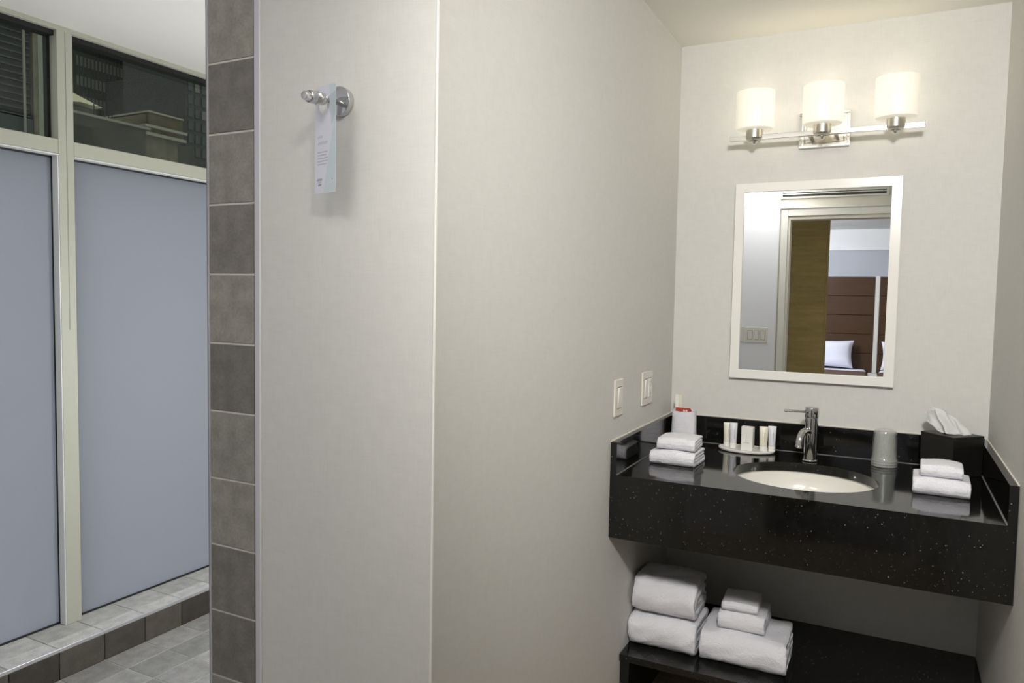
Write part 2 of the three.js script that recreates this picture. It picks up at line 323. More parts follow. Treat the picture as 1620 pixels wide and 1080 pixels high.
// ---------------------------------------------------------------- faucet
{
  const f = thing('faucet', 'chrome single-hole faucet with pin lever behind the sink', 'faucet', [0.528, YC, 0.157]);
  mesh('base_ring', lathe([[0, 0], [0.0250, 0], [0.0260, 0.003], [0.0250, 0.006], [0.0222, 0.007]]), M.chrome, f);
  mesh('body', lathe([[0.0222, 0.006], [0.0222, 0.149], [0.0212, 0.150]]), M.chrome, f);
  mesh('cap', lathe([[0.0212, 0.1515], [0.0230, 0.153], [0.0230, 0.183], [0.0212, 0.1855], [0, 0.1862]]), M.chrome, f);
  const dir = new THREE.Vector3(-0.35, 0, 0.937);
  const P = (a, y) => new THREE.Vector3(dir.x * a, y, dir.z * a);
  const curve = new THREE.CatmullRomCurve3([P(0.005, 0.096), P(0.034, 0.106), P(0.058, 0.104), P(0.076, 0.088), P(0.084, 0.060)]);
  const sp = mesh('spout', new THREE.TubeGeometry(curve, 40, 0.0115, 24, false), M.chrome, f);
  const e0 = curve.getPoint(1), e1 = curve.getTangent(1), q = new THREE.Quaternion().setFromUnitVectors(new THREE.Vector3(0, 1, 0), e1);
  mesh('aerator', lathe([[0.0115, 0], [0.012, 0.001], [0.012, 0.0045], [0.0085, 0.005], [0.0085, 0.001], [0, 0.001]], 28).applyQuaternion(q).translate(e0.x, e0.y, e0.z), M.chrome, sp);
  const lev = mesh('lever', lathe([[0, 0], [0.0050, 0], [0.0050, 0.074], [0.0042, 0.0755], [0, 0.076]], 20).rotateZ(Math.PI / 2 + 0.035).translate(-0.012, 0.170, 0.004), M.chrome, f);
}
// ---------------------------------------------------------------- mirror
{
  const x0 = 0.2231, x1 = 0.7722, y0 = 1.1168, y1 = 1.8341, t = 0.0325;
  const m = thing('wall_mirror', 'white framed rectangular mirror over the sink', 'mirror', [0, 0, 0]);
  const s = new THREE.Shape(); s.moveTo(x0, y0); s.lineTo(x1, y0); s.lineTo(x1, y1); s.lineTo(x0, y1);
  const h = new THREE.Path(); h.moveTo(x0 + t, y0 + t); h.lineTo(x0 + t, y1 - t); h.lineTo(x1 - t, y1 - t); h.lineTo(x1 - t, y0 + t); s.holes.push(h);
  mesh('frame', new THREE.ExtrudeGeometry(s, { depth: 0.022, bevelEnabled: true, bevelSize: 0.0012, bevelThickness: 0.0012, bevelSegments: 2, bevelOffset: -0.0012 }).translate(0, 0, 0.0022), M.whiteGloss, m);
  const gl = mesh('glass', span(-0.2455, 0.2455, y0 + t - 0.004, y1 - t + 0.004, -0.003, 0.003), M.mirror, m);
  gl.position.set((x0 + x1) / 2, 0, 0.0135); gl.rotation.y = ASKEW;
}
// ---------------------------------------------------------------- vanity light
{
  const v = thing('vanity_light', 'brushed nickel wall light with three glowing oval glass shades', 'wall light', [0.5185, 1.983, 0]);
  const frame = (a, b, c, d, w, z0, z1) => merge([rspan(a, b, d - w, d, z0, z1, 0.0015, 1), rspan(a, b, c, c + w, z0, z1, 0.0015, 1), rspan(a, a + w, c + w, d - w, z0, z1, 0.0015, 1), rspan(b - w, b, c + w, d - w, z0, z1, 0.0015, 1)]);
  const bp = mesh('backplate', rspan(-0.083, 0.083, -0.034, 0.090, 0.0008, 0.008, 0.004, 2), M.nickelBright, v);
  mesh('rim', frame(-0.083, 0.083, -0.034, 0.090, 0.011, 0.006, 0.016), M.nickelBright, bp);
  mesh('inner_rim', frame(-0.066, 0.066, -0.017, 0.073, 0.004, 0.006, 0.0105), M.nickel, bp);
  for (const x of [-0.042, 0.042]) mesh('stand_off', cyl(0.008, 0.007, 0.08, 20).rotateX(Math.PI / 2).translate(x, 0.0, 0.008), M.nickel, v);
  mesh('bar', rspan(-0.309, 0.309, -0.0085, 0.0085, 0.086, 0.103, 0.0015, 1), M.nickelBright, v);
  for (const x of [-0.2240, 0, 0.2240]) {
    const hld = mesh('holder', lathe([[0, -0.010], [0.022, -0.010], [0.0282, -0.004], [0.0288, -0.001], [0.0288, 0.036], [0.0278, 0.038], [0, 0.038]], 40).translate(x, 0, 0.0955), M.nickel, v);
    mesh('finial', lathe([[0, -0.0235], [0.005, -0.0225], [0.0075, -0.019], [0.0075, -0.0165], [0.0125, -0.0155], [0.0145, -0.010], [0, -0.010]], 28).translate(x, 0, 0.0955), M.nickelBright, hld);
    const oval = []; for (let i = 0; i < 64; i++) { const a = i / 64 * Math.PI * 2; oval.push([0.0655 * Math.cos(a), 0.0600 * Math.sin(a)]); }
    const rows = [[0.0, 0.028], [0.50, 0.026], [0.90, 0.0265], [0.965, 0.029], [1.0, 0.036], [1.0, 0.158], [0.985, 0.160], [0.955, 0.160], [0.94, 0.158], [0.94, 0.038], [0.90, 0.033], [0.0, 0.033]];
    const pos = [], idx = [], n = oval.length;
    rows.forEach(([k, y]) => oval.forEach(([a, b]) => pos.push(a * k, y, b * k)));
    for (let r = 0; r < rows.length - 1; r++) for (let i = 0; i < n; i++) { const a = r * n + i, b = r * n + (i + 1) % n; idx.push(a, a + n, b, b, a + n, b + n); }
    let g = new THREE.BufferGeometry(); g.setAttribute('position', new THREE.Float32BufferAttribute(pos, 3)); g.setIndex(idx);
    g = toCreasedNormals(g, 0.7); g.setAttribute('uv', new THREE.Float32BufferAttribute(new Float32Array(g.attributes.position.count * 2), 2));
    const sh = mesh('lamp_shade', g.translate(x, 0, 0.0955), M.shade, v); sh.userData.label = 'glowing cream glass shade';
    pointLamp(0.5185 + x, 1.983 + 0.105, 0.112, lin(1.0, 0.89, 0.70), LIGHT.vanity, 1.2);
  }
}
// ---------------------------------------------------------------- unseen lamps outside the frame, placed to light walls, shower and bedroom
function drumLamp(x, z, r, h, mat, label, color, power, radius) {
  const l = thing('unseen_bedroom_lamp', label, 'ceiling lamp', [x, H, z]);
  mesh('canopy', lathe([[0, -0.03], [0.06, -0.03], [0.065, -0.025], [0.065, -0.0005], [0, -0.0005]], 32), M.nickel, l);
  mesh('lamp_globe', lathe([[0, -0.03 - h], [r * 0.55, -0.03 - h * 0.97], [r * 0.85, -0.03 - h * 0.82], [r, -0.03 - h * 0.5], [r * 0.92, -0.03 - h * 0.2], [r * 0.6, -0.03 - h * 0.03], [0, -0.03]], 40), mat, l);
  pointLamp(x, H - 0.03 - h * 0.55, z, color, power, radius);
}
{
  const at = new THREE.Vector3(0.90, 2.29, 2.70), aim = new THREE.Vector3(0.62, 1.32, 0);
  const l = thing('unseen_spot_lamp', 'unseen ceiling spot standing in for bounced flash, aimed at the vanity', 'spot lamp', [at.x, H, at.z]);  // out of view, stands in for flash bounced from upper right
  mesh('canopy', lathe([[0, -0.02], [0.05, -0.02], [0.055, -0.015], [0.055, -0.0005], [0, -0.0005]], 32), M.nickel, l);
  mesh('stem', cyl(0.007, 0.007, 0.07, 16).translate(0, -0.085, 0), M.nickel, l);
  const dir = aim.clone().sub(at).normalize(), q = new THREE.Quaternion().setFromUnitVectors(new THREE.Vector3(0, 1, 0), dir), off = at.y - H;
  mesh('head', lathe([[0, -0.10], [0.05, -0.10], [0.075, -0.08], [0.088, -0.02], [0.086, -0.018], [0.07, -0.075], [0, -0.09]], 36).applyQuaternion(q).translate(0, off, 0), M.nickel, l);
  mesh('lamp_lens', lathe([[0, -0.022], [0.082, -0.024], [0.084, -0.028], [0, -0.030]], 36).applyQuaternion(q).translate(0, off, 0), M.lampGlow, l);
  const sp = new THREE.SpotLight(lin(1.0, 0.97, 0.925), LIGHT.room, 0, 0.83, 1);
  sp.position.copy(at); sp.target.position.copy(aim); sp.castShadow = true; sp.shadow.radius = 7; scene.add(sp, sp.target);
}
{
  const l = thing('added_fill_panel', 'added square fill panel on the ceiling over the entry, out of view', 'ceiling light', [-0.05, H, 2.76]);  // added fill for the hook wall and doorway wall
  mesh('trim_ring', merge([span(-0.27, 0.27, -0.012, -0.0005, 0.25, 0.27), span(-0.27, 0.27, -0.012, -0.0005, -0.27, -0.25), span(-0.27, -0.25, -0.012, -0.0005, -0.25, 0.25), span(0.25, 0.27, -0.012, -0.0005, -0.25, 0.25)]), M.whiteTrim, l);
  mesh('lamp_diffuser', span(-0.25, 0.25, -0.006, -0.0005, -0.25, 0.25), M.lampGlow, l);
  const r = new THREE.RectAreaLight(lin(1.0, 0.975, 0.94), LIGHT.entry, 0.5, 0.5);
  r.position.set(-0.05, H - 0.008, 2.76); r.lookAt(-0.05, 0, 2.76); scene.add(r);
}
{
  const l = thing('unseen_shower_lamp', 'unseen round lamp on the hidden shower side of the partition, lighting the shower', 'wall lamp', [XL, 1.12, 0.72]);  // out of view, placed to light shower ceiling, sill and mullion
  mesh('backplate', lathe([[0, 0.0005], [0.055, 0.0005], [0.055, 0.010], [0.05, 0.014], [0, 0.014]], 32).rotateZ(Math.PI / 2), M.nickel, l);
  mesh('arm', cyl(0.009, 0.009, 0.05, 16).rotateZ(Math.PI / 2).translate(-0.01, 0, 0), M.nickel, l);
  mesh('lamp_globe', new THREE.SphereGeometry(0.075, 32, 20).translate(-0.125, 0, 0), M.lampGlow, l);
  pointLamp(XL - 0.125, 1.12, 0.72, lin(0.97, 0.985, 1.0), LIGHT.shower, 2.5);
}
drumLamp(-1.0, 6.0, 0.20, 0.42, M.coolGlow, 'unseen bedroom lamp standing in for window daylight', lin(0.82, 0.87, 1.0), LIGHT.bedroom, 4);  // out of view, stands in for daylight in the bedroom

// ---------------------------------------------------------------- wall plates
function plate(name, label, pos, turn, w, devices) {
  const p = thing(name, label, 'switch', pos, turn);
  mesh('cover_plate', rspan(-w / 2, w / 2, -0.058, 0.058, 0.0002, 0.0065, 0.003, 2), M.plate, p);
  devices.forEach(([x, kind]) => {
    mesh('device_gap', span(x - 0.0178, x + 0.0178, -0.0345, 0.0345, 0.0060, 0.0067), M.plateDark, p);
    if (kind === 'rocker') mesh('rocker', new RoundedBoxGeometry(0.0325, 0.0655, 0.006, 2, 0.0015).rotateX(0.07).translate(x, 0, 0.0075), M.whiteGloss, p);
    else {
      const o = mesh('outlet_face', rspan(x - 0.0165, x + 0.0165, -0.033, 0.033, 0.0062, 0.0095, 0.0015, 2), M.whiteGloss, p);
      for (const y of [-0.021, 0.021]) for (const u of [-0.0065, 0.0065]) mesh('slot', span(x + u - 0.001, x + u + 0.001, y - 0.004, y + 0.004, 0.0090, 0.0097), M.plateDark, o);
      mesh('reset_button', rspan(x - 0.006, x + 0.006, -0.004, 0.004, 0.009, 0.0108, 0.0008, 1), M.plate, o);
    }
  });
  return p;
}
plate('light_switch', 'single white rocker switch plate on the wall left of the counter', [0, 1.0935, 0.651], Math.PI / 2, 0.078, [[0, 'rocker']]);
plate('outlet_plate', 'double white plate with outlet and switch nearest the back corner', [0, 1.0935, 0.346], Math.PI / 2, 0.120, [[-0.023, 'rocker'], [0.023, 'outlet']]);
plate('light_switch', 'triple white rocker switch plate seen in the mirror', [-0.155 + DX, 1.149, ZF - 0.012], Math.PI, 0.160, [[-0.046, 'rocker'], [0, 'rocker'], [0.046, 'rocker']]);
plate('light_switch', 'white switch plate cut off by the mirror frame edge', [-0.292 + DX, 1.151, ZF - 0.012], Math.PI, 0.090, [[0, 'rocker']]);

// ---------------------------------------------------------------- robe hook and hanging tag
{
  const h = thing('robe_hook', 'chrome robe hook on the pale partition wall', 'hook', [-0.2215, 1.7785, ZC]);
  mesh('flange', lathe([[0, 0.0005], [0.0275, 0.0005], [0.0285, 0.002], [0.0285, 0.013], [0.027, 0.0145], [0, 0.0145]], 48).rotateX(Math.PI / 2), M.chrome, h);
  const tilt = (g) => g.rotateX(Math.PI / 2 + 0.10).translate(0, -0.001, 0);
  mesh('post', tilt(lathe([[0.0048, 0.012], [0.0048, 0.052], [0.0075, 0.054]], 28)), M.chrome, h);
  const k = mesh('knob', tilt(lathe([[0, 0.0505], [0.008, 0.052], [0.0115, 0.058], [0.0118, 0.065], [0.010, 0.072], [0, 0.073]], 36)), M.chrome, h);
  mesh('collar', tilt(lathe([[0, 0.0715], [0.0128, 0.0715], [0.0134, 0.073], [0.0128, 0.0745], [0, 0.0745]], 36)), M.nickelBright, k);
  mesh('arm', tilt(lathe([[0, 0.074], [0.0125, 0.074], [0.0118, 0.095], [0.0108, 0.0965], [0.0085, 0.097], [0.0080, 0.1075], [0.0065, 0.109], [0, 0.109]], 36)), M.chrome, h);
}
{
  const w = 0.069, hh = 0.202;
  const c = document.createElement('canvas'); c.width = 296; c.height = 848;
  const x = c.getContext('2d');
  x.fillStyle = '#d2d4e0'; x.fillRect(0, 0, 296, 848);
  x.fillStyle = '#c2ced4'; x.beginPath(); x.moveTo(200, 0); x.lineTo(296, 0); x.lineTo(296, 848); x.lineTo(120, 848); x.lineTo(236, 420); x.lineTo(262, 330); x.closePath(); x.fill();
  x.fillStyle = '#a9b5bd'; x.beginPath(); x.moveTo(175, 100); x.lineTo(296, 60); x.lineTo(296, 230); x.lineTo(240, 330); x.lineTo(222, 230); x.closePath(); x.globalAlpha = 0.5; x.fill(); x.globalAlpha = 1;
  x.strokeStyle = '#a7a8b4'; x.lineWidth = 9;
  const scribble = (x0, x1, y, step, amp, lw, col) => { x.lineWidth = lw; x.strokeStyle = col; x.beginPath(); x.moveTo(x0, y); let s = 1; for (let u = x0 + step; u <= x1; u += step) { x.lineTo(u, y + s * amp); s = -s; } x.stroke(); };
  scribble(40, 120, 398, 9, 10, 4, '#a4a6b0'); scribble(40, 190, 448, 9, 11, 4, '#a4a6b0');
  for (let i = 0; i < 5; i++) scribble(38, [185, 165, 190, 188, 170][i], 520 + i * 24, 6, 4, 3, '#8c8d96');
  scribble(30, 108, 738, 7, 9, 6, '#85868e'); scribble(36, 100, 760, 6, 3, 3, '#85868e'); scribble(46, 96, 778, 8, 7, 6, '#6f7078');
  x.fillStyle = '#6a7884'; x.beginPath(); x.arc(250, 742, 6, 0, 7); x.fill();
  const t = new THREE.CanvasTexture(c); t.colorSpace = THREE.SRGBColorSpace; t.wrapS = t.wrapT = THREE.ClampToEdgeWrapping;
  const s = new THREE.Shape(); s.moveTo(-w / 2, -hh); s.lineTo(w / 2, -hh); s.lineTo(w / 2, -0.006); s.quadraticCurveTo(w / 2, 0, w / 2 - 0.006, 0); s.lineTo(-w / 2 + 0.006, 0); s.quadraticCurveTo(-w / 2, 0, -w / 2, -0.006);
  const o = new THREE.Path(); o.absarc(-0.004, -0.034, 0.019, 0, Math.PI * 2, true); s.holes.push(o);
  const g = new THREE.ExtrudeGeometry(s, { depth: 0.0008, bevelEnabled: false, curveSegments: 24 });
  const p = g.attributes.position, uv = g.attributes.uv; for (let i = 0; i < p.count; i++) uv.setXY(i, p.getX(i) / w + 0.5, p.getY(i) / hh + 1);
  const d = mesh('door_hanger', g, std({ map: t, roughness: 0.45 }));
  tag(d, 'pale grey-blue printed door hanger card hanging from the robe hook', 'card');
  d.position.set(-0.2160, 1.797, ZC + 0.0555); d.rotation.y = -0.27;
}

// ---------------------------------------------------------------- towels
// a folded sheet: one path through its layers, given thickness and extruded along x. Nose towards +z, base at y = 0, centred on x and z.
function towelGeo({ w, h, d, layers = 4, s = 1, puff = 0.0022, wobble = 0.004, back = false }) {
  const t = h / layers, pts = [], V = (z, y) => pts.push([z, y]);
  const arc = (cz, cy, rz, ry, a0, a1, n) => { for (let i = 0; i <= n; i++) { const a = a0 + (a1 - a0) * i / n; V(cz + rz * Math.cos(a), cy + ry * Math.sin(a)); } };
  const straight = (z0, z1, y, n = 8) => { for (let i = 1; i < n; i++) V(z0 + (z1 - z0) * i / n, y); };
  const R = (h - t) / 2, nz = d / 2 - t / 2 - R * 0.75, bz = -d / 2 + t * 0.7;
  if (layers === 4) {
    V(bz, h - t / 2); straight(bz, nz, h - t / 2); arc(nz, h / 2, R * 0.75 + 0.0, R, Math.PI / 2, -Math.PI / 2, 16);
    straight(nz, bz, t / 2); arc(bz + t * 0.1, t, t * 0.5, t / 2, -Math.PI / 2, -Math.PI * 1.5, 8);
    straight(bz, nz - t * 0.2, t * 1.5); arc(nz - t * 0.2, t * 2, t * 0.5, t / 2, -Math.PI / 2, Math.PI / 2, 8);
    straight(nz, bz + t * 0.4, t * 2.5); V(bz + t * 0.4, t * 2.5);
  } else {   // three layers
    V(bz, h - t / 2); straight(bz, nz, h - t / 2); arc(nz, h / 2, R * 0.75, R, Math.PI / 2, -Math.PI / 2, 14);
    straight(nz, bz, t / 2); arc(bz + t * 0.1, t, t * 0.5, t / 2, -Math.PI / 2, -Math.PI * 1.5, 8); straight(bz, nz - t * 0.15, t * 1.5); V(nz - t * 0.15, t * 1.5);
  }
  const n = pts.length, nrm = pts.map((_, i) => { const a = pts[Math.max(0, i - 1)], b = pts[Math.min(n - 1, i + 1)], l = Math.hypot(b[0] - a[0], b[1] - a[1]) || 1; return [-(b[1] - a[1]) / l, (b[0] - a[0]) / l]; });
  const loopAt = (k) => {
    const half = t * 0.452 * k, L = [];
    for (let i = 0; i < n; i++) L.push([pts[i][0] + nrm[i][0] * half, pts[i][1] + nrm[i][1] * half]);
    for (let i = 1; i < 5; i++) { const a = Math.PI * i / 5, tx = [nrm[n - 1][1], -nrm[n - 1][0]]; L.push([pts[n - 1][0] + nrm[n - 1][0] * half * Math.cos(a) + tx[0] * half * Math.sin(a), pts[n - 1][1] + nrm[n - 1][1] * half * Math.cos(a) + tx[1] * half * Math.sin(a)]); }
    for (let i = n - 1; i >= 0; i--) L.push([pts[i][0] - nrm[i][0] * half, pts[i][1] - nrm[i][1] * half]);
    for (let i = 1; i < 5; i++) { const a = Math.PI * i / 5, tx = [nrm[0][1], -nrm[0][0]]; L.push([pts[0][0] - nrm[0][0] * half * Math.cos(a) - tx[0] * half * Math.sin(a), pts[0][1] - nrm[0][1] * half * Math.cos(a) - tx[1] * half * Math.sin(a)]); }
    return L;
  };
  const st = [[-w / 2, 0.5], [-w / 2 + t * 0.06, 0.78], [-w / 2 + t * 0.2, 0.94]], N = 14;
  for (let i = 0; i <= N; i++) st.push([-w / 2 + t * 0.45 + (w - t * 0.9) * i / N, 1]);
  st.push([w / 2 - t * 0.2, 0.94], [w / 2 - t * 0.06, 0.78], [w / 2, 0.5]);
  const pos = [], uv = [], idx = [], loops = st.map(([, k]) => loopAt(k)), m = loops[0].length;
  let len = 0; const arcLen = loops[5].map((p, i) => { if (i) len += Math.hypot(p[0] - loops[5][i - 1][0], p[1] - loops[5][i - 1][1]); return len; });
  const bend = (x, y, z) => {
    const k = Math.min(1, y / (t * 0.8));   // the underside stays on what carries it
    const f = (a, b, c, sc) => perlin.noise(a * sc + s * 7.3, b * sc + s * 3.1, c * sc + s);
    const nx = f(x, y, z, 28) * wobble + f(x, y, z, 110) * puff * 0.5, ny = (f(z, x, y, 24) * wobble + f(z, x, y, 120) * puff) * k, nz2 = f(y, z, x, 26) * wobble + f(y, z, x, 100) * puff;
    const sag = -0.006 * (y / h) * (2 * x / w) ** 2 * Math.min(1, h / 0.06);
    return [x + nx + (z < 0 ? 0 : 0), Math.max(0.0004, y + ny + sag), z + nz2];
  };
  st.forEach(([x], a) => loops[a].forEach(([z, y], i) => { pos.push(...bend(x, y, z)); uv.push(x, arcLen[i]); }));
  for (let a = 0; a < st.length - 1; a++) for (let i = 0; i < m; i++) { const p = a * m + i, q = a * m + (i + 1) % m; idx.push(p, q, p + m, q, q + m, p + m); }
  const faces = THREE.ShapeUtils.triangulateShape(loops[0].map((p) => new THREE.Vector2(...p)), []);
  const last = (st.length - 1) * m;
  for (const [a, b, c] of faces) { idx.push(a, c, b); idx.push(last + a, last + b, last + c); }
  let g = new THREE.BufferGeometry(); g.setAttribute('position', new THREE.Float32BufferAttribute(pos, 3)); g.setAttribute('uv', new THREE.Float32BufferAttribute(uv, 2)); g.setIndex(idx);
  return toCreasedNormals(g, 1.1);
}
function towel(name, label, [x, y, z], turn, o, group) {
  const m = mesh(name, towelGeo(o), M.terry); tag(m, label, 'towel', group);
  m.position.set(x, y, z); m.rotation.y = turn; return m;
}
// on the counter
towel('hand_towel', 'white folded hand towel, bottom of the pair left of the sink', [0.136, YC, 0.418], -0.02, { w: 0.148, h: 0.050, d: 0.152, s: 1, wobble: 0.003, puff: 0.0016 });
towel('washcloth', 'white folded washcloth on top of the hand towel left of the sink', [0.144, YC + 0.0505, 0.418], 0.03, { w: 0.124, h: 0.040, d: 0.132, s: 2, wobble: 0.003, puff: 0.0016 });
towel('hand_towel', 'white folded hand towel, bottom of the pair right of the sink', [0.905, YC, 0.405], -0.03, { w: 0.142, h: 0.051, d: 0.148, s: 3, wobble: 0.003, puff: 0.0016 });
towel('washcloth', 'white folded washcloth on top of the hand towel right of the sink', [0.9045, YC + 0.0515, 0.408], -0.03, { w: 0.106, h: 0.036, d: 0.118, layers: 3, s: 4, wobble: 0.002, puff: 0.0016 });
// standing towel pocket with a card and a comb sleeve in it
{
  const a = 0.0465, b = 0.030, hh = 0.131, n = 56, pos = [], idx = [], uv = [], rows = 22;
  const ring = (k, y, notch) => { for (let i = 0; i < n; i++) { const u = i / n * Math.PI * 2, c = Math.cos(u), s2 = Math.sin(u), r = 1 + 0.02 * perlin.noise(c * 2, y * 40, s2 * 2); const X = a * k * r * Math.sign(c) * Math.abs(c) ** 0.62, Z = b * k * r * Math.sign(s2) * Math.abs(s2) ** 0.62; const yy = y - (notch ? 0.0045 * Math.max(0, s2) * (1 - (X / a) ** 2) : 0); pos.push(X, yy, Z); uv.push(i / n * 0.24, y); } };
  for (let r = 0; r <= rows; r++) { const y = hh * r / rows; ring(1.0 - 0.07 * r / rows - (r === 0 ? 0.03 : 0), y, r > rows - 4); }
  ring(0.90, hh + 0.0015, true); ring(0.86, hh - 0.002, true);
  for (let r = 0; r <= 6; r++) ring(0.84, hh - 0.006 - 0.09 * r / 6, false);
  const R = pos.length / 3 / n;
  for (let r = 0; r < R - 1; r++) for (let i = 0; i < n; i++) { const p = r * n + i, q = r * n + (i + 1) % n; idx.push(p, p + n, q, q, p + n, q + n); }
  const c0 = pos.length / 3; pos.push(0, 0, 0); uv.push(0, 0); for (let i = 0; i < n; i++) idx.push(c0, i, (i + 1) % n);
  const c1 = pos.length / 3; pos.push(0, hh - 0.096, 0); uv.push(0, 0); for (let i = 0; i < n; i++) idx.push(c1, (R - 1) * n + (i + 1) % n, (R - 1) * n + i);
  const g = new THREE.BufferGeometry(); g.setAttribute('position', new THREE.Float32BufferAttribute(pos, 3)); g.setAttribute('uv', new THREE.Float32BufferAttribute(uv, 2)); g.setIndex(idx); g.computeVertexNormals();
  const p = mesh('towel_pocket', g, M.terry); tag(p, 'upright white cloth pouch in the corner holding a red card', 'pouch'); p.position.set(0.0795, YC, 0.108);
  // red card
  const w = 0.060, h2 = 0.105, s = new THREE.Shape(); s.moveTo(-w / 2, 0); s.lineTo(w / 2, 0); s.lineTo(w / 2, h2 - 0.012); s.quadraticCurveTo(w / 2, h2, w / 2 - 0.012, h2); s.lineTo(-w / 2, h2);
  const card = thing('red_card', 'small red card with rounded corner in the white pouch', 'card', [0.0765, YC + 0.0345, 0.109], 0.0);
  mesh('sheet', new THREE.ExtrudeGeometry(s, { depth: 0.0012, bevelEnabled: false }), M.red, card);
  const mk = []; for (const [u, v2, ww, v3] of [[-0.001, 0.0905, 0.004, 0.008], [0.0045, 0.0905, 0.003, 0.006], [0.010, 0.0905, 0.004, 0.008]]) mk.push(span(u, u + ww, v2, v2 + v3, 0.0012, 0.0016));
  mesh('printed_mark', merge(mk), M.plastic, card);
  const st = thing('comb_sleeve', 'narrow cream paper sleeve standing behind the red card', 'sleeve', [0.0555, YC + 0.040, 0.101], 0.05);
  mesh('sleeve', rspan(-0.0135, 0.0135, 0, 0.147, -0.003, 0.003, 0.0014, 1), M.plasticCream, st);
  mesh('flap', rspan(-0.0135, -0.001, 0.10, 0.1478, 0.0025, 0.0042, 0.0006, 1), M.plastic, st);
}
// ---------------------------------------------------------------- toiletries on a tray
{
  const t = thing('amenity_tray', 'white oval tray carrying toiletries beside the faucet', 'tray', [0.307, YC, 0.0985]);
  const g = lathe([[0, 0.0005], [0.93, 0.0005], [0.985, 0.004], [1.0, 0.009], [0.99, 0.0105], [0.96, 0.0095], [0.93, 0.0065], [0, 0.0065]], 72); g.scale(0.099, 1, 0.066);
  mesh('dish', g, M.plastic, t);
}
function tubeBottle(label, x, z, h, r, turn, capM, bodyM, group) {
  const t = thing('toiletry_tube', label, 'bottle', [x, YC + 0.0068, z], turn, group);
  mesh('cap', lathe([[0, 0], [r * 0.98, 0], [r, 0.001], [r, 0.019], [r * 0.97, 0.020], [0, 0.020]], 28), capM, t);
  const n = 32, pos = [], idx = [], uv = [];
  for (let k = 0; k <= 10; k++) { const v = k / 10, y = 0.0205 + (h - 0.0205) * v, fx = r * (0.97 + 0.16 * v), fz = r * (0.97 * (1 - v ** 1.6) + 0.10); for (let i = 0; i < n; i++) { const a = i / n * Math.PI * 2; pos.push(fx * Math.cos(a), y, fz * Math.sin(a)); uv.push(i / n, v); } }
  for (let k = 0; k < 10; k++) for (let i = 0; i < n; i++) { const p = k * n + i, q = k * n + (i + 1) % n; idx.push(p, p + n, q, q, p + n, q + n); }
  const c = pos.length / 3; pos.push(0, h, 0); uv.push(0, 1); for (let i = 0; i < n; i++) idx.push(c, 10 * n + (i + 1) % n, 10 * n + i);
  const g = new THREE.BufferGeometry(); g.setAttribute('position', new THREE.Float32BufferAttribute(pos, 3)); g.setAttribute('uv', new THREE.Float32BufferAttribute(uv, 2)); g.setIndex(idx); g.computeVertexNormals();
  const b = mesh('body', g, bodyM, t);
  mesh('printed_line', rspan(-0.0006, 0.0006, 0.034, h - 0.022, r * 0.85, r * 0.99, 0.0003, 1).translate(r * 0.25, 0, 0), M.printGrey, b);
  mesh('cap_seam', lathe([[r * 0.99, 0.0195], [r * 1.005, 0.020], [r * 0.99, 0.0207]], 28), M.greyCaulk, t);
}
tubeBottle('cream toiletry tube at the left end of the tray', 0.2335, 0.0800, 0.088, 0.0118, 0.2, M.plastic, M.plasticCream);
tubeBottle('white toiletry tube with grey line, second from left on the tray', 0.2590, 0.0970, 0.092, 0.0122, 0.2, M.plastic, M.lavender);
tubeBottle('cream toiletry tube just right of the soap box', 0.3660, 0.1010, 0.088, 0.0135, 0.2, M.plastic, M.plasticCream);
tubeBottle('white toiletry tube at the right end of the tray', 0.3925, 0.0860, 0.090, 0.0125, 0.2, M.plastic, M.lavender);
{
  const s = thing('soap_box', 'small white carton with fine grey lines in the middle of the tray', 'box', [0.3135, YC + 0.0068, 0.118], -0.16);
  mesh('carton', rspan(-0.0205, 0.0205, 0, 0.086, -0.0115, 0.0115, 0.0012, 1), M.plastic, s);
  mesh('printed_line', merge([span(-0.0024, -0.0010, 0.031, 0.060, 0.0114, 0.0118), span(-0.012, 0.009, 0.0275, 0.0288, 0.0114, 0.0118)]), M.printGrey, s);
  mesh('side_print', span(0.0204, 0.0208, 0.012, 0.068, -0.004, 0.0015), M.greyCaulk, s);
}
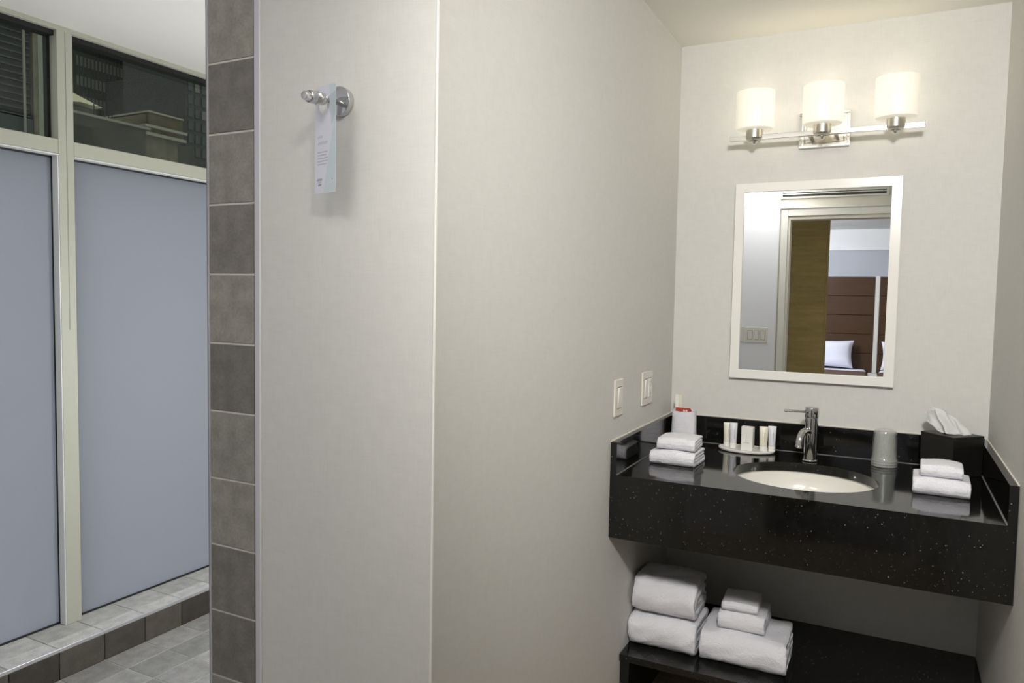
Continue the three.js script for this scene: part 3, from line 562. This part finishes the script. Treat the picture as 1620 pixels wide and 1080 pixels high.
// ---------------------------------------------------------------- wrapped cups
{
  const c = thing('wrapped_cup_stack', 'stack of upturned plastic cups wrapped in clear film right of the faucet', 'cups', [0.755, YC, 0.108]);
  for (let k = 0; k < 3; k++) {
    const y = 0.0005 + k * 0.0085, hh = 0.100;
    const g = lathe([[0.0375, y], [0.0392, y + 0.0012], [0.0396, y + 0.003], [0.0388, y + 0.0048], [0.0366, y + 0.0058], [0.0300, y + hh - 0.004], [0.0285, y + hh], [0, y + hh + 0.0005]], 44);
    mesh('cup', g, M.cup, c);
  }
  const n = 110, R = 34, pos = [], idx = [], uv = [], prof = [[0.0408, 0.0008], [0.0412, 0.016], [0.0405, 0.027], [0.0378, 0.034], [0.0372, 0.06], [0.0360, 0.09], [0.0345, 0.112], [0.031, 0.122], [0.018, 0.1255], [0.0001, 0.1258]];
  for (let k = 0; k <= R; k++) {
    const u = k / R * (prof.length - 1), i0 = Math.min(prof.length - 2, Math.floor(u)), f = u - i0, r = prof[i0][0] * (1 - f) + prof[i0 + 1][0] * f, y = prof[i0][1] * (1 - f) + prof[i0 + 1][1] * f;
    for (let i = 0; i < n; i++) {
      const a = i / n * Math.PI * 2, cr = Math.abs(perlin.noise(Math.cos(a) * 4.2 + y * 20, y * 26, Math.sin(a) * 4.2)), q = r * (1 + 0.035 * perlin.noise(Math.cos(a) * 2.4, y * 30, Math.sin(a) * 2.4) + 0.10 * (0.25 - cr) * Math.min(1, k / 3) + 0.02 * perlin.noise(Math.cos(a) * 14, y * 130, Math.sin(a) * 14));
      pos.push(q * Math.cos(a), y, q * Math.sin(a)); uv.push(i / n, y);
    }
  }
  for (let k = 0; k < R; k++) for (let i = 0; i < n; i++) { const p = k * n + i, q = k * n + (i + 1) % n; idx.push(p, p + n, q, q, p + n, q + n); }
  const g = new THREE.BufferGeometry(); g.setAttribute('position', new THREE.Float32BufferAttribute(pos, 3)); g.setAttribute('uv', new THREE.Float32BufferAttribute(uv, 2)); g.setIndex(idx); g.computeVertexNormals();
  mesh('film_wrap', g, M.film, c);
}
// ---------------------------------------------------------------- tissue box
{
  const t = thing('tissue_box', 'black square tissue box cover in the right back corner', 'tissue box', [0.947, YC, 0.108], Math.PI / 4);
  const a = 0.0625, hh = 0.129;
  const s = new THREE.Shape(); s.moveTo(-a, -a); s.lineTo(a, -a); s.lineTo(a, a); s.lineTo(-a, a);
  const o = new THREE.Path(); o.absellipse(0, 0, 0.034, 0.020, 0, Math.PI * 2, true); s.holes.push(o);
  mesh('lid', new THREE.ExtrudeGeometry(s, { depth: 0.004, bevelEnabled: true, bevelSize: 0.0015, bevelThickness: 0.0015, bevelOffset: -0.0015, bevelSegments: 2 }).rotateX(-Math.PI / 2).translate(0, hh - 0.0055, 0), M.leather, t);
  mesh('cover', merge([rspan(-a, a, 0.0005, hh - 0.0072, a - 0.004, a, 0.0015, 1), rspan(-a, a, 0.0005, hh - 0.0072, -a, -a + 0.004, 0.0015, 1), rspan(-a, -a + 0.004, 0.0005, hh - 0.0072, -a, a, 0.0015, 1), rspan(a - 0.004, a, 0.0005, hh - 0.0072, -a, a, 0.0015, 1)]), M.leather, t);
  mesh('lid_rim', merge([rspan(-a - 0.001, a + 0.001, hh - 0.036, hh - 0.0072, a, a + 0.001, 0.0004, 1), rspan(a, a + 0.001, hh - 0.036, hh - 0.0072, -a, a, 0.0004, 1)]), M.leather, t);
}
{
  // tissue: two Bezier sheets, x to the right along the wall, y up from the box top, z towards the room
  const B = (u) => [(1 - u) ** 3, 3 * u * (1 - u) ** 2, 3 * u * u * (1 - u), u ** 3];
  const sheet = (P, wav, sd) => {
    const n = 26, pos = [], uv = [], idx = [];
    for (let j = 0; j <= n; j++) for (let i = 0; i <= n; i++) {
      const bu = B(i / n), bv = B(j / n), p = [0, 0, 0];
      for (let r = 0; r < 4; r++) for (let c = 0; c < 4; c++) for (let k = 0; k < 3; k++) p[k] += P[r][c][k] * bv[r] * bu[c];
      const q = wav * perlin.noise(i / n * 5 + sd, j / n * 2.5, sd) * Math.min(1, j / 6 + 0.25);
      pos.push(p[0] + q * 0.4, p[1] + q * 0.5, p[2] + q); uv.push(i / n * 0.1, j / n * 0.1);
    }
    for (let j = 0; j < n; j++) for (let i = 0; i < n; i++) { const a = j * (n + 1) + i; idx.push(a, a + 1, a + n + 1, a + 1, a + n + 2, a + n + 1); }
    const g = new THREE.BufferGeometry(); g.setAttribute('position', new THREE.Float32BufferAttribute(pos, 3)); g.setAttribute('uv', new THREE.Float32BufferAttribute(uv, 2)); g.setIndex(idx); g.computeVertexNormals(); return g;
  };
  const flap = sheet([
    [[-0.058, 0.082, 0.000], [-0.030, 0.080, 0.004], [-0.004, 0.060, 0.004], [0.012, 0.046, 0.000]],
    [[-0.044, 0.064, 0.016], [-0.020, 0.060, 0.022], [0.010, 0.046, 0.020], [0.034, 0.034, 0.012]],
    [[-0.030, 0.034, 0.028], [-0.010, 0.034, 0.034], [0.018, 0.026, 0.032], [0.046, 0.016, 0.022]],
    [[-0.022, 0.004, 0.038], [-0.002, 0.003, 0.044], [0.022, 0.0025, 0.042], [0.052, 0.003, 0.028]],
  ], 0.010, 1.3);
  const lobe = sheet([
    [[-0.024, 0.0005, 0.006], [-0.012, 0.0005, 0.002], [0.002, 0.0005, 0.000], [0.014, 0.0005, 0.000]],
    [[-0.046, 0.012, 0.004], [-0.024, 0.022, -0.008], [0.002, 0.030, -0.010], [0.016, 0.030, 0.000]],
    [[-0.072, 0.036, 0.000], [-0.048, 0.052, -0.014], [-0.018, 0.060, -0.014], [0.010, 0.050, 0.002]],
    [[-0.084, 0.058, -0.002], [-0.070, 0.072, -0.010], [-0.040, 0.078, -0.008], [-0.020, 0.070, 0.004]],
  ], 0.016, 4.1);
  const m = mesh('tissue_sheet', merge([flap, lobe]), M.tissue); tag(m, 'white paper tissue pulled up from the black box', 'tissue');
  m.position.set(0.944, YC + 0.129, 0.108); m.rotation.y = 0.1;
}
// ---------------------------------------------------------------- lower shelf and bath towels
const YS = 0.229;
{
  const s = thing('vanity_shelf', 'black stone shelf under the vanity counter', 'shelf');
  mesh('shelf_top', span(0.001, W - 0.001, YS - 0.022, YS, 0.001, 0.566), M.quartz, s);
  mesh('end_support', span(0.001, 0.031, 0.0005, YS - 0.022, 0.10, 0.556), M.quartz, s);
  mesh('end_support', span(W - 0.031, W - 0.001, 0.0005, YS - 0.022, 0.10, 0.556), M.quartz, s);
}
towel('bath_towel', 'white folded bath towel at the bottom left of the shelf', [0.1175, YS, 0.390], 0.0, { w: 0.226, h: 0.112, d: 0.215, s: 11, puff: 0.0035, wobble: 0.006 });
towel('bath_towel', 'white folded bath towel on top of the left shelf pile', [0.118, YS + 0.1155, 0.392], 0.02, { w: 0.212, h: 0.124, d: 0.205, s: 12, puff: 0.0035, wobble: 0.007 });
towel('bath_towel', 'wide white bath towel under two smaller towels on the shelf', [0.3755, YS, 0.375], 0.01, { w: 0.266, h: 0.108, d: 0.235, s: 13, puff: 0.0035, wobble: 0.005 });
towel('hand_towel', 'white folded hand towel on the wide shelf towel', [0.3655, YS + 0.108, 0.372], 0.02, { w: 0.146, h: 0.060, d: 0.170, s: 14, wobble: 0.003 });
towel('washcloth', 'small white washcloth on top of the right shelf pile', [0.3565, YS + 0.169, 0.376], 0.05, { w: 0.112, h: 0.030, d: 0.140, layers: 3, s: 15, wobble: 0.002, puff: 0.0014 });

// ---------------------------------------------------------------- bedroom things seen in the mirror
{
  const BX = MX(7.95);
  const w = thing('wood_partition', 'tall olive brown wood partition just inside the bedroom doorway', 'partition', [-0.20 + MX(3.9), 0, 3.90]);
  mesh('panel', rspan(-0.60, 0.448, 0.002, H - 0.002, 0, 0.035, 0.002, 1), M.oliveWood, w);
  mesh('edge_strip', rspan(0.448, 0.466, 0.002, H - 0.002, -0.004, 0.039, 0.002, 1), M.oliveWood, w);
  function headboard(x0, x1, label) {
    const h = thing('headboard', label, 'headboard', [0, 0, BZ]);
    mesh('backing', span(x0 + 0.01, x1 - 0.01, 0, 1.75, -0.03, -0.001), M.darkWood, h);
    for (let k = 0; k < 7; k++) mesh('plank', rspan(x0, x1, k * 0.2505, k * 0.2505 + 0.246, -0.055, -0.03, 0.004, 1), M.darkWood, h);
  }
  headboard(-1.0, 0.540 + BX, 'dark brown plank headboard behind the near bed, seen in the mirror');
  headboard(0.600 + BX, 2.30, 'dark brown plank headboard at the right edge of the mirror');
  function bed(x0, x1, label, group) {
    const b = thing('bed', label, 'bed', [0, 0, 0]);
    mesh('bed_base', rspan(x0 + 0.02, x1 - 0.02, 0.05, 0.30, 5.95, 7.93, 0.02, 2), M.darkWood, b);
    mesh('mattress', rspan(x0, x1, 0.30, 0.545, 5.93, 7.935, 0.05, 3), M.bedWhite, b);
    mesh('blanket', rspan(x0 - 0.02, x1 + 0.02, 0.33, 0.560, 5.90, 7.42, 0.05, 3), M.blanket, b);
  }
  bed(-0.95, 0.478 + BX, 'white bed with brown blanket, nearer the wood partition in the mirror');
  bed(0.625 + BX, 2.25, 'white bed at the right edge of the mirror');
  function pillow(x, label) {
    const n = 24, pos = [], idx = [], uv = [], hw = 0.34, hh = 0.185;
    for (const sgn of [1, -1]) for (let j = 0; j <= n; j++) for (let i = 0; i <= n; i++) {
      const u = i / n * 2 - 1, v = j / n * 2 - 1, e = Math.max(0, (1 - u ** 4) * (1 - v ** 4)) ** 0.5, pin = 1 - 0.10 * (1 - u * u), pin2 = 1 - 0.08 * (1 - v * v);
      pos.push(u * hw * pin2, v * hh * pin, sgn * 0.085 * e + 0.006 * perlin.noise(u * 3, v * 3, sgn)); uv.push(u, v);
    }
    const o = (n + 1) * (n + 1);
    for (let k = 0; k < 2; k++) for (let j = 0; j < n; j++) for (let i = 0; i < n; i++) { const a = k * o + j * (n + 1) + i; k ? idx.push(a, a + n + 1, a + 1, a + 1, a + n + 1, a + n + 2) : idx.push(a, a + 1, a + n + 1, a + 1, a + n + 2, a + n + 1); }
    const g = new THREE.BufferGeometry(); g.setAttribute('position', new THREE.Float32BufferAttribute(pos, 3)); g.setAttribute('uv', new THREE.Float32BufferAttribute(uv, 2)); g.setIndex(idx); g.computeVertexNormals();
    const m = mesh('pillow', g, M.bedWhite); tag(m, label, 'pillow'); m.position.set(x, 0.738, 7.80); m.rotation.x = 0.22;
  }
  pillow(-0.02 + BX, 'white pillow propped on the near bed, seen in the mirror');
  pillow(0.98 + BX, 'white pillow cut off by the right mirror edge');
  const s = thing('wall_strip', 'slim cream upright strip between the two headboards', 'wall strip', [0.570 + BX, 0, BZ]);
  mesh('strip', rspan(-0.027, 0.027, 0.30, 1.76, -0.05, -0.001, 0.004, 1), M.creamPaint, s);
  const nt = thing('bedside_ledge', 'small cream ledge between the beds, seen in the mirror', 'ledge', [0.551 + BX, 0, 7.80]);
  mesh('ledge_top', rspan(-0.055, 0.055, 0.47, 0.50, -0.10, 0.14, 0.004, 1), M.creamPaint, nt);
  mesh('ledge_post', rspan(-0.04, 0.04, 0.0005, 0.47, -0.04, 0.12, 0.004, 1), M.creamPaint, nt);
}

// ---------------------------------------------------------------- street outside the transoms
const E = {
  slate: std({ color: lin(0.060, 0.068, 0.064), roughness: 0.8, map: mottle }),
  band: std({ color: lin(0.20, 0.21, 0.185), roughness: 0.6 }),
  fin: std({ color: lin(0.045, 0.052, 0.050), roughness: 0.7 }),
  parapet: std({ color: lin(0.075, 0.073, 0.062), roughness: 0.9, map: mottle }),
  coping: std({ color: lin(0.20, 0.195, 0.16), roughness: 0.9 }),
  stone: std({ color: lin(0.17, 0.155, 0.115), roughness: 0.95, map: mottle }),
  stoneTrim: std({ color: lin(0.25, 0.24, 0.19), roughness: 0.9 }),
  dark: std({ color: lin(0.035, 0.036, 0.034), roughness: 0.8 }),
  slateDark: std({ color: lin(0.050, 0.056, 0.052), roughness: 0.8, map: mottle }),
  bandWarm: std({ color: lin(0.21, 0.20, 0.12), roughness: 0.7 }),
  darkGlass: std({ color: lin(0.10, 0.10, 0.085), roughness: 0.3 }),
  pale: std({ color: lin(0.72, 0.66, 0.46), roughness: 0.8 }),  // cream roof slope with sunlight put into the colour
  roof: std({ color: lin(0.05, 0.05, 0.05), roughness: 0.95 }),
  street: std({ color: lin(0.06, 0.06, 0.06), roughness: 0.95 }),
  brick: std({ color: lin(0.12, 0.10, 0.065), roughness: 0.95, map: mottle }),
};
struct(mesh('ground', span(-140, -3.5, -20.2, -20, -120, 80), E.street), 'street far below the window', 'ground');
{
  // tower with bands of windows and upright fins
  const t = thing('office_tower', 'dark office tower with pale window bands and upright fins outside the transom', 'building', [-40, -20, 0]);
  mesh('wall', span(-8, 0, 0, 60, -27.37, -19), E.slate, t);
  const pane = span(0, 0.03, 0, 0.52, 0, 0.165), slim = span(0, 0.03, 0, 0.16, 0, 0.12), fin = span(0, 0.07, 18, 60, 0, 0.045);
  for (let k = 0; k < 3; k++) for (let i = 0; i < 18; i++) { const w = mesh('window', pane, E.band, t); w.position.set(0, 31.65 + k * 1.08, -27.33 + i * 0.22 + 0.05); }
  for (let i = 0; i < 18; i++) { const w = mesh('window', slim, E.bandWarm, t); w.position.set(0, 34.95, -27.33 + i * 0.22 + 0.07); }
  for (let i = 0; i < 25; i++) { const f = mesh('fin', fin, E.fin, t); f.position.z = -27.345 + i * 0.22; }
}
{
  const t = thing('slate_block', 'plain dark building right of the fin tower', 'building', [-37.5, -20, 0]);
  mesh('wall', span(-2, 0, 0, 33.15, -31.5, -24.85), E.slateDark, t);
  for (let i = 0; i < 3; i++) for (let k = 0; k < 2; k++) mesh('window', span(0, 0.05, 30.9 + k * 1.25, 31.4 + k * 1.25, -27.75 - i * 0.28, -27.62 - i * 0.28), E.bandWarm, t);
  const u = thing('backdrop_tower', 'tall plain dark tower behind the slate block', 'building', [-58, -20, 0]);
  mesh('wall', span(-10, 0, 0, 90, -60, -30), E.slateDark, u);
}
{
  const t = thing('grid_tower', 'black tower with a faint window grid at the right of the transom', 'building', [-30, -20, 0]);
  mesh('wall', span(-4.5, 0, 0, 70, -40, -22.32), E.dark, t);
  const g = span(0, 0.04, 0, 0.42, 0, 0.26);
  for (let j = 0; j < 9; j++) for (let i = 0; i < 5; i++) { const w = mesh('window', g, (i * 3 + j * 5) % 7 ? E.fin : E.darkGlass, t); w.position.set(0, 28.0 + j * 0.62, -22.75 - i * 0.40); }
}
{
  const t = thing('stone_house', 'old stone building with cornices beyond the grey parapet', 'building', [-17, -20, 0]);
  mesh('wall', span(-5, 0, 0, 25.50, -11.42, -10.44), E.stone, t);
  mesh('side_bay', span(-5, -0.25, 0, 25.50, -12.2, -11.42), E.parapet, t);
  mesh('cornice', span(-5.1, 0.14, 25.50, 25.58, -11.6, -10.36), E.stoneTrim, t);
  mesh('frieze', span(-5, 0.02, 25.58, 25.70, -11.6, -10.40), E.stone, t);
  mesh('cornice', span(-5.1, 0.18, 25.70, 25.77, -11.6, -10.30), E.stoneTrim, t);
  mesh('attic', span(-5, -0.02, 25.77, 26.12, -11.6, -10.55), E.brick, t);
  mesh('coping', span(-5.1, 0.04, 26.12, 26.165, -11.6, -10.50), E.stoneTrim, t);
  const s = new THREE.Shape(); s.moveTo(-10.56, 25.60); s.lineTo(-9.55, 25.60); s.lineTo(-9.55, 25.74); s.lineTo(-10.56, 26.10);
  mesh('gable', new THREE.ExtrudeGeometry(s, { depth: 1.2, bevelEnabled: false }).rotateY(-Math.PI / 2).translate(-0.1, 0, 0), E.brick, t);
}
{
  const t = thing('rooftop_parapet', 'dark grey rooftop parapet across the lower transom', 'building', [-10, -20, 0]);
  mesh('wall', span(-4, 0, 0, 23.97, -5.20, -3.3), E.parapet, t);
  mesh('coping', span(-4.05, 0.05, 23.97, 24.005, -5.25, -3.3), E.coping, t);
  const r = thing('rooftop_ladder', 'thin dark ladder hoop standing on the parapet', 'ladder', [-10.3, 4.005, -4.53]);
  const post = (z, h) => new THREE.CylinderGeometry(0.009, 0.009, h, 8).translate(0, h / 2, z);
  mesh('post', post(0, 0.25), E.dark, r);
  for (const [z, h] of [[-0.18, 0.20], [-0.24, 0.22], [-0.30, 0.17]]) mesh('rail', post(z, h), E.dark, r);
  mesh('hoop', new THREE.TorusGeometry(0.12, 0.008, 8, 20, Math.PI).scale(1, 0.35, 1).rotateY(Math.PI / 2).translate(0, 0.19, -0.12), E.dark, r);
  const p = thing('sunlit_roof_slope', 'small cream roof slope above the parapet, sunlight put into its colour', 'roof', [-12, 4.0055, 0]);
  const s = new THREE.Shape(); s.moveTo(5.66, 0.585); s.lineTo(4.60, 0.86); s.lineTo(4.60, 0.50); s.lineTo(5.26, 0.60);
  mesh('slope', new THREE.ExtrudeGeometry(s, { depth: 0.25, bevelEnabled: false }).rotateY(Math.PI / 2), E.pale, p);
  mesh('support', span(0.02, 0.23, 0, 0.52, -5.55, -4.6), E.parapet, p);
}
{
  // building with close floor edges seen through the left transom
  const t = thing('louvred_building', 'dark building with close horizontal ledges outside the left transom', 'building', [-9, -20, 0]);
  mesh('wall', span(-0.8, -0.05, 0, 32, -2.95, 3.5), E.dark, t);
  const led = span(-0.05, 0, 0, 0.014, -2.82, 1.5);
  for (let k = 0; k < 24; k++) mesh('ledge', led, E.slate, t).position.y = 23.55 + k * 0.084;
  mesh('brick_pier', span(-0.05, 0.02, 20, 32, -2.95, -2.85), E.stone, t);
  mesh('base_band', span(-0.05, 0.01, 20, 23.53, -2.95, 1.5), E.fin, t);
  const p = thing('drain_pipe', 'pale upright pipe in front of the louvred building', 'pipe', [-8.93, -20, -2.71]);
  mesh('pipe', new THREE.CylinderGeometry(0.016, 0.016, 29, 12).translate(0, 14.5, 0), E.coping, p);
  mesh('bracket', new THREE.BoxGeometry(0.05, 0.03, 0.06).translate(-0.02, 24.0, 0), E.dark, p);
}
renderer.render(scene, camera);
